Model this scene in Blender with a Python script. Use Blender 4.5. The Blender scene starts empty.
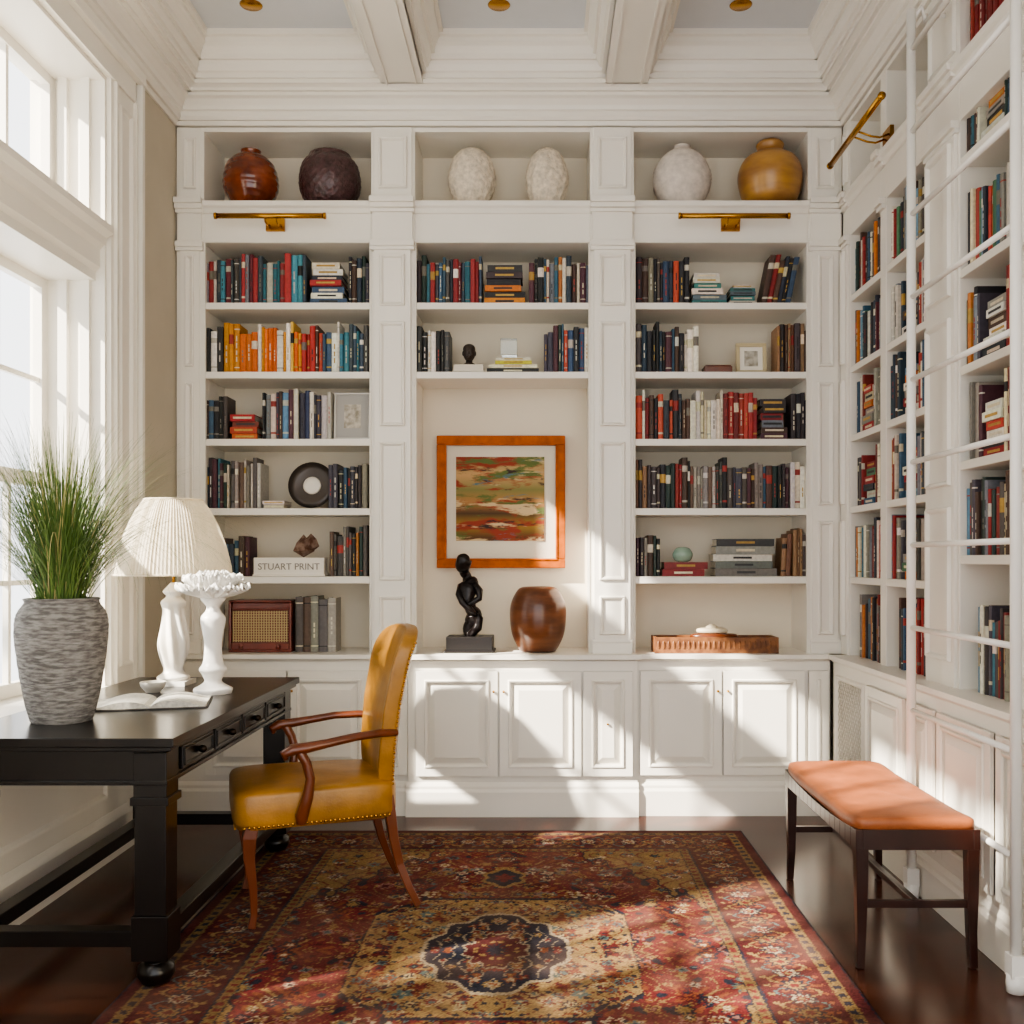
import bpy, bmesh, math, random
import numpy as np
from mathutils import Vector, Matrix
R=random.Random(7)
scene=bpy.context.scene
col=scene.collection
pi=math.pi
def C(h):
    h=h.lstrip('#'); o=[]
    for i in (0,2,4):
        c=int(h[i:i+2],16)/255
        o.append(c/12.92 if c<=.04045 else ((c+.055)/1.055)**2.4)
    return tuple(o)
# ---------------------------------------------------------------- materials
def mat(name,c='#ffffff',rough=.5,metal=0,var=.0,vscale=8,bump=0,bscale=40,attr=False,coat=0,stretch=(1,1,1),c2=None,spec=.5,trans=0):
    m=bpy.data.materials.new(name); m.use_nodes=True
    nt=m.node_tree; N=nt.nodes; L=nt.links
    b=N['Principled BSDF']
    col_=C(c) if isinstance(c,str) else c
    b.inputs['Base Color'].default_value=(*col_,1)
    b.inputs['Roughness'].default_value=rough
    b.inputs['Metallic'].default_value=metal
    b.inputs['Coat Weight'].default_value=coat
    b.inputs['Coat Roughness'].default_value=.15
    b.inputs['Specular IOR Level'].default_value=spec
    tc=N.new('ShaderNodeTexCoord'); mp=N.new('ShaderNodeMapping'); mp.inputs['Scale'].default_value=stretch
    L.new(tc.outputs['Object'],mp.inputs['Vector'])
    src=None
    if attr:
        a=N.new('ShaderNodeAttribute'); a.attribute_name='Col'; src=a.outputs['Color']
        L.new(src,b.inputs['Base Color'])
    if var>0 or c2:
        n=N.new('ShaderNodeTexNoise'); n.inputs['Scale'].default_value=vscale; n.inputs['Detail'].default_value=6
        L.new(mp.outputs['Vector'],n.inputs['Vector'])
        mx=N.new('ShaderNodeMix'); mx.data_type='RGBA'
        if c2:
            r=N.new('ShaderNodeMapRange'); r.inputs[1].default_value=.38; r.inputs[2].default_value=.62
            L.new(n.outputs['Fac'],r.inputs[0]); L.new(r.outputs[0],mx.inputs[0])
            mx.inputs[6].default_value=(*col_,1); mx.inputs[7].default_value=(*C(c2),1)
        else:
            mx.blend_type='MULTIPLY'; mx.inputs[0].default_value=1
            r=N.new('ShaderNodeMapRange'); r.inputs[1].default_value=.3; r.inputs[2].default_value=.7
            r.inputs[3].default_value=1-var; r.inputs[4].default_value=1+var*.3
            L.new(n.outputs['Fac'],r.inputs[0])
            if src: L.new(src,mx.inputs[6])
            else: mx.inputs[6].default_value=(*col_,1)
            L.new(r.outputs[0],mx.inputs[7])
        L.new(mx.outputs[2],b.inputs['Base Color'])
    if bump>0:
        n2=N.new('ShaderNodeTexNoise'); n2.inputs['Scale'].default_value=bscale; n2.inputs['Detail'].default_value=4
        L.new(mp.outputs['Vector'],n2.inputs['Vector'])
        bp=N.new('ShaderNodeBump'); bp.inputs['Strength'].default_value=bump; bp.inputs['Distance'].default_value=.01
        L.new(n2.outputs['Fac'],bp.inputs['Height']); L.new(bp.outputs[0],b.inputs['Normal'])
    if trans>0:
        out=N['Material Output']; t=N.new('ShaderNodeBsdfTranslucent'); t.inputs['Color'].default_value=(*col_,1)
        ms=N.new('ShaderNodeMixShader'); ms.inputs[0].default_value=trans
        L.new(b.outputs[0],ms.inputs[1]); L.new(t.outputs[0],ms.inputs[2]); L.new(ms.outputs[0],out.inputs[0])
    return m
M_white=mat('white_paint','#f0ebe0',.38,var=.03,vscale=3)
M_cream=mat('cream_paint','#e8ddc8',.6,var=.03,vscale=3)
M_ceil=mat('ceiling_panel','#dcdfe2',.8,var=.02)
M_beige=mat('greige_wall','#c6bdab',.8,var=.05,vscale=5)
M_brass=mat('brass','#b98a3c',.25,metal=1)
M_book=mat('book_cloth',attr=True,rough=.55,var=.2,vscale=60)
M_black=mat('ebonised_wood','#0f0907',.28,var=.3,vscale=20,stretch=(1,.1,1),coat=.2,spec=.35)
M_leather=mat('mustard_leather','#a6752a',.36,var=.36,vscale=9,bump=.12,bscale=120,coat=.15)
M_tan=mat('tan_leather','#a8623a',.42,var=.3,vscale=10,bump=.12,bscale=120)
M_wood=mat('cherry_wood','#6b3519',.3,var=.35,vscale=14,stretch=(1,1,.2),coat=.3)
M_dwood=mat('mahogany_dark','#32160e',.3,var=.3,vscale=14,coat=.3)
M_porc=mat('white_ceramic','#efece6',.35,var=.05)
# ---------------------------------------------------------------- mesh builder
class MB:
    def __init__(s): s.v=[];s.f=[];s.m=[];s.c=[];s.s=[]
    def add(s,vs,fs,m=0,c=(1,1,1),sm=False,T=None):
        o=len(s.v)
        if T is not None: vs=[tuple(T@Vector(v)) for v in vs]
        s.v+= [tuple(v) for v in vs]
        for f in fs:
            s.f.append(tuple(o+i for i in f)); s.m.append(m); s.c.append(c); s.s.append(sm)
    def box(s,x0,x1,y0,y1,z0,z1,m=0,c=(1,1,1),T=None):
        vs=[(x,y,z) for z in (z0,z1) for y in (y0,y1) for x in (x0,x1)]
        s.add(vs,[(0,2,3,1),(4,5,7,6),(0,1,5,4),(2,6,7,3),(0,4,6,2),(1,3,7,5)],m,c,False,T)
    def lathe(s,prof,cx=0,cy=0,cz=0,n=40,m=0,c=(1,1,1),T=None,warp=None,sm=True):
        vs=[]
        for r,z in prof:
            for j in range(n):
                a=2*pi*j/n; rr=r*(warp(a,z) if warp else 1)
                vs.append((cx+rr*math.cos(a),cy+rr*math.sin(a),cz+z))
        fs=[]
        for i in range(len(prof)-1):
            for j in range(n):
                k=(j+1)%n; fs.append((i*n+j,i*n+k,(i+1)*n+k,(i+1)*n+j))
        if prof[0][0]>.0005: fs.append(tuple(range(n))[::-1])
        if prof[-1][0]>.0005: fs.append(tuple((len(prof)-1)*n+j for j in range(n)))
        s.add(vs,fs,m,c,sm,T)
    def tube(s,path,rad,n=10,m=0,c=(1,1,1),T=None,sm=True,rot=0,sx=1,sy=1):
        P=[Vector(p) for p in path]; 
        if not hasattr(rad,'__len__'): rad=[rad]*len(P)
        vs=[];up=None
        for i,p in enumerate(P):
            t=(P[min(i+1,len(P)-1)]-P[max(i-1,0)]).normalized()
            if up is None:
                up=Vector((0,1,0)) if abs(t.y)<.9 else Vector((1,0,0))
            a=(up-t*up.dot(t)).normalized(); up=a; b=t.cross(a)
            for j in range(n):
                an=2*pi*j/n+rot
                vs.append(p+a*math.cos(an)*rad[i]*sx+b*math.sin(an)*rad[i]*sy)
        fs=[]
        for i in range(len(P)-1):
            for j in range(n):
                k=(j+1)%n; fs.append((i*n+j,i*n+k,(i+1)*n+k,(i+1)*n+j))
        fs.append(tuple(range(n))[::-1]); fs.append(tuple((len(P)-1)*n+j for j in range(n)))
        s.add(vs,fs,m,c,sm,T)
    def sup(s,ctr,dim,e1=.3,e2=.3,n=48,k=20,m=0,c=(1,1,1),T=None,warp=None):
        def sp(x,e): return math.copysign(abs(x)**e,x)
        vs=[]
        for i in range(k+1):
            ph=-pi/2+pi*i/k
            for j in range(n):
                th=2*pi*(j+.5)/n
                x=dim[0]*sp(math.cos(ph),e1)*sp(math.cos(th),e2); y=dim[1]*sp(math.cos(ph),e1)*sp(math.sin(th),e2); z=dim[2]*sp(math.sin(ph),e1)
                if warp: x,y,z=warp(x,y,z)
                vs.append((ctr[0]+x,ctr[1]+y,ctr[2]+z))
        fs=[]
        for i in range(k):
            for j in range(n):
                q=(j+1)%n; fs.append((i*n+j,i*n+q,(i+1)*n+q,(i+1)*n+j))
        s.add(vs,fs,m,c,True,T)
    def obj(s,name,mats,parent=None,bevel=0,cols=False,loc=None,rotz=0,recalc=True,sharp=None):
        me=bpy.data.meshes.new(name); me.from_pydata(s.v,[],s.f)
        for m in mats: me.materials.append(m)
        me.polygons.foreach_set('material_index',s.m); me.polygons.foreach_set('use_smooth',s.s)
        if recalc:
            bm=bmesh.new(); bm.from_mesh(me)
            bmesh.ops.recalc_face_normals(bm,faces=bm.faces); bm.to_mesh(me); bm.free()
        if cols:
            at=me.color_attributes.new('Col','FLOAT_COLOR','CORNER')
            d=[]
            for f,c in zip(s.f,s.c): d+= [c[0],c[1],c[2],1]*len(f)
            at.data.foreach_set('color',d)
        o=bpy.data.objects.new(name,me); col.objects.link(o)
        if parent: o.parent=parent
        if loc: o.location=loc
        o.rotation_euler[2]=rotz
        if bevel:
            b=o.modifiers.new('bev','BEVEL'); b.width=bevel; b.segments=2; b.limit_method='ANGLE'; b.angle_limit=.9
        return o
def empty(name,loc=(0,0,0),rotz=0):
    e=bpy.data.objects.new(name,None); e.location=loc; e.rotation_euler[2]=rotz; e.empty_display_size=.1; col.objects.link(e); return e
# plane maps: (u,z,d) -> world, d = out of the face into the room
class Face:
    def __init__(s,mb,kind,pos): s.mb=mb;s.k=kind;s.p=pos
    def pt(s,u,z,d):
        if s.k=='b': return (u,s.p-d,z)
        if s.k=='r': return (s.p-d,u,z)
        return (s.p+d,u,z)
    def box(s,u0,u1,z0,z1,d0,d1,m=0,c=(1,1,1)):
        a=s.pt(u0,z0,d0); b=s.pt(u1,z1,d1)
        s.mb.box(min(a[0],b[0]),max(a[0],b[0]),min(a[1],b[1]),max(a[1],b[1]),min(a[2],b[2]),max(a[2],b[2]),m,c)
    def prof(s,pr,u0,u1,m=0,c=(1,1,1)):
        n=len(pr); vs=[s.pt(u0,z,d) for d,z in pr]+[s.pt(u1,z,d) for d,z in pr]
        fs=[(i,(i+1)%n,n+(i+1)%n,n+i) for i in range(n)]+[tuple(range(n))[::-1],tuple(range(n,2*n))]
        s.mb.add(vs,fs,m,c)
    def frus(s,u0,u1,z0,z1,d0,d1,ins,m=0):
        vs=[s.pt(*q) for q in [(u0,z0,d0),(u1,z0,d0),(u1,z1,d0),(u0,z1,d0),(u0+ins,z0+ins,d1),(u1-ins,z0+ins,d1),(u1-ins,z1-ins,d1),(u0+ins,z1-ins,d1)]]
        s.mb.add(vs,[(3,2,1,0),(4,5,6,7),(0,1,5,4),(1,2,6,5),(2,3,7,6),(3,0,4,7)],m)
    def frame(s,u0,u1,z0,z1,w,d0,d1,m=0):
        for (a,b) in (((u0,z0),(u1,z0)),((u1,z0),(u1,z1)),((u1,z1),(u0,z1)),((u0,z1),(u0,z0))):
            def inn(p,k): return (p[0]+(k if p[0]==u0 else -k),p[1]+(k if p[1]==z0 else -k))
            q=[]
            for p in (a,b):
                q+=[s.pt(p[0],p[1],d0),s.pt(*inn(p,w*.25),d1),s.pt(*inn(p,w*.6),d1*.8+d0*.2),s.pt(*inn(p,w),d0)]
            s.mb.add(q,[(0,1,5,4),(1,2,6,5),(2,3,7,6),(3,0,4,7),(3,2,1,0),(4,5,6,7)],m)
    def door(s,u0,u1,z0,z1,d=0,t=.02,m=0):
        s.box(u0,u1,z0,z1,d,d+t*.4,m)
        st=.055
        s.box(u0,u0+st,z0,z1,d,d+t,m); s.box(u1-st,u1,z0,z1,d,d+t,m)
        s.box(u0+st,u1-st,z0,z0+st,d,d+t,m); s.box(u0+st,u1-st,z1-st,z1,d,d+t,m)
        s.frame(u0+st-.012,u1-st+.012,z0+st-.012,z1-st+.012,.02,d+t,d+t+.008,m)
        if u1-u0-2*st>.08: s.frus(u0+st+.012,u1-st-.012,z0+st+.012,z1-st-.012,d+t*.4,d+t*1.15,.032,m)
YF=5.35; XR=1.62; XL=-1.95; XB=-1.945
f=lambda px:(px-540)/187
g=lambda px:(px-540)/185
# ================================================================ ROOM SHELL
mb=MB(); mb.box(-2.4,2.2,-1.2,5.95,-.1,0)
M_floor=bpy.data.materials.new('dark_plank_floor'); M_floor.use_nodes=True
nt=M_floor.node_tree;N=nt.nodes;L=nt.links;b=N['Principled BSDF']
tc=N.new('ShaderNodeTexCoord');mp=N.new('ShaderNodeMapping');L.new(tc.outputs['Object'],mp.inputs[0])
br=N.new('ShaderNodeTexBrick');br.inputs['Scale'].default_value=1;br.inputs['Brick Width'].default_value=1.3;br.inputs['Row Height'].default_value=.11;br.inputs['Mortar Size'].default_value=.0015
br.inputs['Color1'].default_value=(*C('#5c3323'),1);br.inputs['Color2'].default_value=(*C('#3d2218'),1);br.inputs['Mortar'].default_value=(*C('#140a06'),1)
L.new(mp.outputs[0],br.inputs[0])
mp2=N.new('ShaderNodeMapping');mp2.inputs['Scale'].default_value=(1,9,1);L.new(tc.outputs['Object'],mp2.inputs[0])
no=N.new('ShaderNodeTexNoise');no.inputs['Scale'].default_value=6;no.inputs['Detail'].default_value=8;L.new(mp2.outputs[0],no.inputs[0])
mr=N.new('ShaderNodeMapRange');mr.inputs[3].default_value=.5;mr.inputs[4].default_value=1.4;L.new(no.outputs['Fac'],mr.inputs[0])
mx=N.new('ShaderNodeMix');mx.data_type='RGBA';mx.blend_type='MULTIPLY';mx.inputs[0].default_value=1
L.new(br.outputs['Color'],mx.inputs[6]);L.new(mr.outputs[0],mx.inputs[7]);L.new(mx.outputs[2],b.inputs['Base Color'])
b.inputs['Roughness'].default_value=.2
mb.obj('floor',[M_floor])
# ceiling: panel + coffer beams
mb=MB(); mb.box(-2.3,2.1,-1.2,5.95,4.06,4.2,1)
BP=[(0,3.85),(.0,3.87),(.022,3.87),(.022,3.895),(.034,3.90),(.05,3.935),(.052,3.955),(.068,3.955),(.068,3.975),(.078,3.99),(.095,4.02),(.098,4.04),(.115,4.04),(.115,4.06),(-.02,4.06),(-.02,3.85)]
def ybeam(x0,x1):
    y0,y1=-1.2,5.22
    mb.box(x0,x1,y0,y1,3.83,4.06)
    for sg,x in ((-1,x0),(1,x1)):
        vs=[(x+sg*d,y0,z) for d,z in BP]+[(x+sg*d,y1,z) for d,z in BP]; n=len(BP)
        mb.add(vs,[(i,(i+1)%n,n+(i+1)%n,n+i) for i in range(n)]+[tuple(range(n))[::-1],tuple(range(n,2*n))])
    for x in (x0+.03,x1-.04): mb.box(x,x+.01,y0,y1,3.822,3.835)
ybeam(-.83,-.61); ybeam(.34,.56)
def xbeam(yc,w=.11):
    mb.box(-2,1.7,yc-w,yc+w,3.83,4.06)
    for sg in (-1,1):
        vs=[(-2,yc+sg*(w+d),z) for d,z in BP]+[(1.7,yc+sg*(w+d),z) for d,z in BP]; n=len(BP)
        mb.add(vs,[(i,(i+1)%n,n+(i+1)%n,n+i) for i in range(n)]+[tuple(range(n))[::-1],tuple(range(n,2*n))])
xbeam(3.75);xbeam(2.2);xbeam(.7)
mb.obj('ceiling',[M_white,M_ceil])
crown=[(-.1,3.67),(.012,3.67),(.02,3.69),(.035,3.69),(.045,3.705),(.045,3.73),(.058,3.735),(.065,3.755),(.085,3.78),(.105,3.79),(.105,3.805),(.125,3.805),(.125,3.82),(.145,3.83),(.155,3.83),(.155,3.85),(.168,3.85),(.168,3.875),(.18,3.88),(.19,3.91),(.19,3.93),(.205,3.93),(.208,3.955),(.225,3.985),(.24,4.0),(.24,4.025),(.255,4.03),(.255,4.06),(-.1,4.06)]
for nm,k,p,u0,u1 in (('trim_crown_back','b',YF,-1.95,1.62),('trim_crown_left','l',XL,-1.2,5.35),('trim_crown_right','r',XR,-1.2,5.35)):
    mb=MB(); Face(mb,k,p).prof(crown,u0,u1); mb.obj(nm,[M_white])
mb=MB(); mb.box(-2.3,2.1,5.76,5.9,0,4.06); mb.obj('wall_back',[M_cream])
mb=MB(); mb.box(2.0,2.15,-1.2,5.76,0,4.06); mb.obj('wall_right',[M_cream])
WZ0,WZ1=.78,3.52; wins=[(3.0,4.5),(1.0,2.5)]
mb=MB(); xs=(-2.28,XL)
mb.box(*xs,4.5,5.76,0,4.06,0); mb.box(*xs,2.5,3.0,0,4.06,0); mb.box(*xs,-1.2,1.0,0,4.06,0)
for a,bb in wins:
    mb.box(*xs,a,bb,0,WZ0,1); mb.box(*xs,a,bb,WZ1,4.06,0)
mb.obj('wall_left',[M_beige,M_white])
mb=MB(); F=Face(mb,'l',XL)
F.prof([(0,0),(.025,0),(.025,.17),(.015,.19),(.008,.21),(0,.21)],-1.2,4.9)
for a,bb in wins: F.frame(a+.02,bb-.02,.28,.68,.03,.006,.02)
F.box(-1.2,4.81,.70,.745,0,.03)
F.box(-1.2,4.81,.0,.70,0,.006)
mb.obj('baseboard_left',[M_white])
for i,(a,bb) in enumerate(wins):
    mb=MB(); F=Face(mb,'l',XL)
    w=.31
    for s0,s1 in ((a-w if i==1 else a-.25,a),(bb,bb+w if i==0 else bb+.25)):
        F.box(s0,s1,.745,WZ1,0,.02)
        F.box(s0+.03,s0+.05,.79,WZ1,.02,.035); F.box(s1-.06,s1-.04,.79,WZ1,.02,.035)
        ee=(s1-.03,s1) if s0>=bb-.01 else (s0,s0+.03)
        F.box(*ee,.745,WZ1+.1,.0,.05)
        F.frame(s0+.08,s1-.09,.86,WZ1-.08,.02,.02,.035)
    F.box(a-.25,bb+.25,WZ1,WZ1+.14,0,.03); F.box(a-.25,bb+.3,WZ1+.1,WZ1+.15,.03,.06)
    F.box(a-.28,bb+.33,.745,.785,-.33,.05)
    F.box(a,a+.02,WZ0,WZ1,-.335,.0); F.box(bb-.02,bb,WZ0,WZ1,-.335,.0); F.box(a+.02,bb-.02,WZ1-.02,WZ1,-.335,0)
    F.box(bb-.045,bb-.02,WZ0,WZ1,-.2,-.16); F.box(bb-.045,bb-.02,WZ0,WZ1,-.1,-.06)
    F.prof([(-.335,2.6),(-.04,2.6),(-.04,2.64),(-.02,2.66),(-.02,2.74),(0,2.76),(.01,2.79),(.04,2.81),(.04,2.84),(-.335,2.87)],a+.02,bb-.02)
    def sash(z0,z1,nv,nh,d):
        fr=.055
        F.box(a+.01,a+.02+fr,z0,z1,d,d+.04); F.box(bb-.02-fr,bb-.01,z0,z1,d,d+.04)
        A,B=a+.02+fr,bb-.02-fr
        F.box(A,B,z0,z0+fr,d,d+.04); F.box(A,B,z1-fr,z1,d,d+.04)
        us=[A]+[A+(B-A)*k/nv for k in range(1,nv)]+[B]
        for k in range(1,nv): u=us[k]; F.box(u-.011,u+.011,z0+fr,z1-fr,d+.008,d+.032)
        for k in range(1,nh):
            z=z0+fr+(z1-z0-2*fr)*k/nh
            for q in range(nv): F.box(us[q]+(.011 if q else 0),us[q+1]-(.011 if q<nv-1 else 0),z-.011,z+.011,d+.01,d+.03)
    sash(.79,1.72,4,2,-.25); sash(1.68,2.61,4,2,-.295); sash(2.85,WZ1-.01,4,1,-.26)
    mb.obj('window_%d'%(i+1),[M_white])
# ================================================================ BACK BOOKCASE
bk=empty('built_in_bookcase'); mb=MB(); F=Face(mb,'b',YF)
P=[(XB,f(204)),(f(371),f(415)),(f(590),f(634)),(f(808),1.615)]
O=[(P[0][1],P[1][0]),(P[1][1],P[2][0]),(P[2][1],P[3][0])]
SH=[2.73,2.36,2.0,1.628,1.262]
F.box(XB,1.615,.85,3.665,-.40,-.35,1)
for i,(a,bb) in enumerate(P):
    F.box(a,bb,.85,3.665,-.35,0)
    d=.03 if i in(1,2) else .012
    e=.02
    F.box(a+e,bb-e,.85,3.02,0,d)
    w0=a+e+.028;w1=bb-e-.028
    for z0,z1 in ((.95,1.16),(1.24,1.98),(2.06,2.62),(2.7,2.98)) if i in(1,2) else ((.95,1.56),(1.64,2.3),(2.38,2.98)):
        F.frame(w0,w1,z0,z1,.024,d,d+.015)
    F.box(a+.01,bb-.01,.85,.91,0,d+.012); F.box(a+.01,bb-.01,.91,.925,0,d+.006)
    for z0,z1,dd in ((3.0,3.02,.012),(3.02,3.05,.02),(3.2,3.22,.015),(3.22,3.245,.03),(3.245,3.275,.045)):
        F.box(a-.0,bb+.0,z0,z1,0,d+dd)
    F.box(a+.01,bb-.01,3.05,3.2,0,d+.004)
    F.box(a+.015,bb-.015,3.275,3.66,0,d*.5)
    F.frame(w0-.01,w1+.01,3.33,3.61,.024,d*.5,d*.5+.015)
for i,(a,bb) in enumerate(O):
    F.box(a,bb,3.045,3.26,-.35,0)
    F.prof([(0,3.2),(.01,3.205),(.02,3.225),(.035,3.235),(.035,3.262),(0,3.262)],a,bb)
    F.box(a,bb,3.045,3.06,0,.01)
    F.box(a,bb,3.64,3.665,-.35,0)
    for z in (SH if i!=1 else SH[:2]):
        F.box(a,bb,z-.034,z,-.35,-.012); F.box(a,bb,z-.038,z-.002,-.012,-.002)
    for u in (a,bb-.008): F.box(u,u+.008,.85,3.045,-.01,.006)
mb.obj('upper_case',[M_white,M_cream],bk,bevel=.003)
mb=MB(); F=Face(mb,'b',5.29)
F.box(XB,1.535,0,.82,-.4,0)
F.box(f(410),f(636),0,.82,0,.025)
F.prof([(-.4,.815),(.01,.815),(.02,.825),(.035,.83),(.035,.852),(-.41,.852)],XB,1.53)
F.box(f(407),f(639),.828,.8515,.03,.062)
bs=[(0,0),(.02,0),(.02,.13),(.012,.145),(.012,.16),(.004,.175),(0,.18)]
F.prof(bs,XB,1.535); F.prof([(d+.025,z) for d,z in bs],f(408),f(637))
gg=lambda px:(px-540)/189
for x0,x1,d in ((206,287,0),(289,370,0),(374,408,0),(417,498,.025),(500,581,.025),(583,632,.025),(640,721,0),(723,804,0),(808,828,0)):
    F.door(gg(x0),gg(x1),.215,.765,d)
mbk=MB(); 
for x in (284,293,494,504,717,727): mbk.sup((gg(x),5.235 if 450<x<600 else 5.26,.66),(.007,.009,.007),1,1,12,8)
mbk.sup((gg(607),5.235,.49),(.006,.008,.006),1,1,12,8)
mb.obj('lower_cabinets',[M_white],bk,bevel=.003)
mbk.obj('door_knobs',[M_brass],bk)
# ================================================================ RIGHT BOOKCASE
rk=empty('library_bookcase_side'); mb=MB(); F=Face(mb,'r',XR)
PR=[(5.22,5.35),(4.68,4.76),(3.86,4.18),(3.04,3.36),(2.2,2.5),(1.3,1.5)]
OR=[(4.76,5.22),(4.18,4.68),(3.36,3.86),(2.5,3.04),(1.5,2.2)]
SR=[[2.73,2.36,2.0,1.628,1.262],[2.73,2.36,2.0,1.628,1.262]]+[[2.9,2.47,2.095,1.73,1.368]]*3
F.box(1.3,5.35,.85,3.665,-.37,-.33,1)
for i,(a,bb) in enumerate(PR):
    F.box(a,bb,.85,3.665,-.33,0)
    w=bb-a
    if w>.12:
        F.box(a+.015,bb-.015,.85,3.02,0,.015)
        for z0,z1 in ((.95,1.56),(1.64,2.3),(2.38,2.98)): F.frame(a+.04,bb-.04,z0,z1,.025,.015,.032)
        F.frame(a+.03,bb-.03,3.33,3.61,.022,0,.015)
    for z0,z1,dd in ((3.0,3.02,.02),(3.02,3.05,.035),(3.2,3.22,.02),(3.22,3.245,.035),(3.245,3.275,.05)): F.box(a,bb,z0,z1,0,dd)
for i,(a,bb) in enumerate(OR):
    F.box(a,bb,3.045,3.26,-.33,0); F.box(a,bb,3.64,3.665,-.33,0)
    F.prof([(0,3.2),(.01,3.205),(.02,3.225),(.035,3.235),(.035,3.262),(0,3.262)],a,bb)
    for z in SR[i]: F.box(a,bb,z-.034,z,-.33,-.002)
mb.obj('upper_case',[M_white,M_cream],rk,bevel=.003)
mb=MB(); F=Face(mb,'r',1.54)
F.box(1.3,5.25,0,.82,-.44,0)
F.prof([(-.44,.815),(.005,.815),(.012,.825),(.025,.83),(.025,.853),(-.44,.853)],1.3,5.25)
F.prof(bs,1.3,5.25)
for a,bb in ((4.74,5.18),(4.2,4.68),(3.88,4.16),(3.38,3.84),(3.06,3.34),(2.52,3.02),(1.9,2.46)):
    if a==4.74:
        F.frame(a,bb,.24,.76,.03,0,.015)
    else: F.door(a,bb,.215,.765)
mb.obj('lower_cabinets',[M_white],rk,bevel=.003)
mb=MB(); F=Face(mb,'r',1.537)
for k in range(-14,12):
    for sg in (-1,1):
        u0=4.77+k*.04; ts=[]
        for q in range(0,47):
            z=.27+q*.01; u=(u0+sg*(z-.27)+ (.0 if sg>0 else .46))
            if 4.775<u<5.145: ts.append((u,z))
        if len(ts)>1:
            a,bb=ts[0],ts[-1]; mb.tube([F.pt(*a,.003),F.pt(*bb,.003)],.003,n=5)
mb.obj('lattice_grille',[mat('grille_paint','#d5cfc2',.5)],rk)
def plight(nm,F,mb,uc,z,L=.6,out=.14):
    a=F.pt(uc-L/2,z,out); bb=F.pt(uc+L/2,z,out)
    mb.tube([a,bb],.014,n=14)
    mb.tube([F.pt(uc-L/2-.012,z,out),F.pt(uc-L/2,z,out)],.017,n=14); mb.tube([F.pt(uc+L/2,z,out),F.pt(uc+L/2+.012,z,out)],.017,n=14)
    F.box(uc-.05,uc+.05,z-.045,z+.02,.002,.02)
    for du in (-.03,.03):
        mb.tube([F.pt(uc+du,z-.015,.02),F.pt(uc+du,z-.03,.06),F.pt(uc+du,z-.025,.1),F.pt(uc+du,z,out)],.005,n=8)
    mb.obj(nm,[M_brass])
for uc in (f(276),f(730)):
    mb=MB(); plight('brass_picture_light',Face(mb,'b',YF),mb,uc,3.15,.56,.12)
mb=MB(); plight('brass_picture_light',Face(mb,'r',XR),mb,4.62,3.32,.74,.17)
# ================================================================ BOOKS
dark=['#2b292f','#3a3234','#33424f','#4f3a30','#5a524c','#232323','#4a4650','#2c3f38','#54303a','#8a8478','#3d5a70']
mixd=dark+['#8f2a2a','#9d968a','#d4cbb8','#3f7080','#e2dac8','#7a8086','#8a3028','#b8763a','#5f86a0']
red=['#8c2a2c','#a83a38','#7a2a28','#b24a3c']
PAL=dict(dark=dark,mixd=mixd,red=red,
 warmw=['#e8e2d4','#d9962e','#d9742a','#c9621f','#efe9dc','#d9ac4c','#3a7aa8'],
 white=['#efe9dc','#e0d8c8','#ddd6ca','#cfc4ae'],
 cream=['#e2d8bf','#d9cba8','#d2c7ae','#e9e2d2','#7a3a35'],
 purp=['#5c5280','#e5dfd6','#3a4360','#8a83b0','#cfc7c0','#b8463b','#3a3a44'],
 gray=['#65605c','#878078','#9f978e','#4a4844','#b8b0a4','#6a5648'],
 s1=['#30343e','#2f6a76','#8c2b2e','#a33a3a','#43505e','#8a8a92','#6a2a32','#c9c0b2','#3f4a50','#54504c','#4a8a98'],
 rmix=['#8a2a2a','#2e2e30','#c6543a','#333a44','#dcd4c4','#5a4236','#3d5470','#b33430','#e6e0d2'],
 brn=['#5a4030','#7a563e','#4c4040','#9a7a5a','#3a3232'],
 blk=['#262626','#e8e4da','#4a4a4a','#7a7670','#333333','#d0c8ba','#efe9dc'],
 teal=['#3f7a76','#e6e0d2','#cfc8b8','#5c6c70','#d8d0c0'],
 vari=['#333a44','#9c2b2e','#e6e0d2','#3d6480','#c9742a','#5a4236','#d9cba8','#4f7a5a','#2e2e30','#b8463b','#8f8a84','#7aa0b8','#efe9dc'])
bmb=MB()
def jit(c,s=.18): 
    q=1+R.uniform(-s,s); return tuple(min(1,x*q*(1+R.uniform(-.06,.06))) for x in c)
PG=C('#e3dac4')
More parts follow.
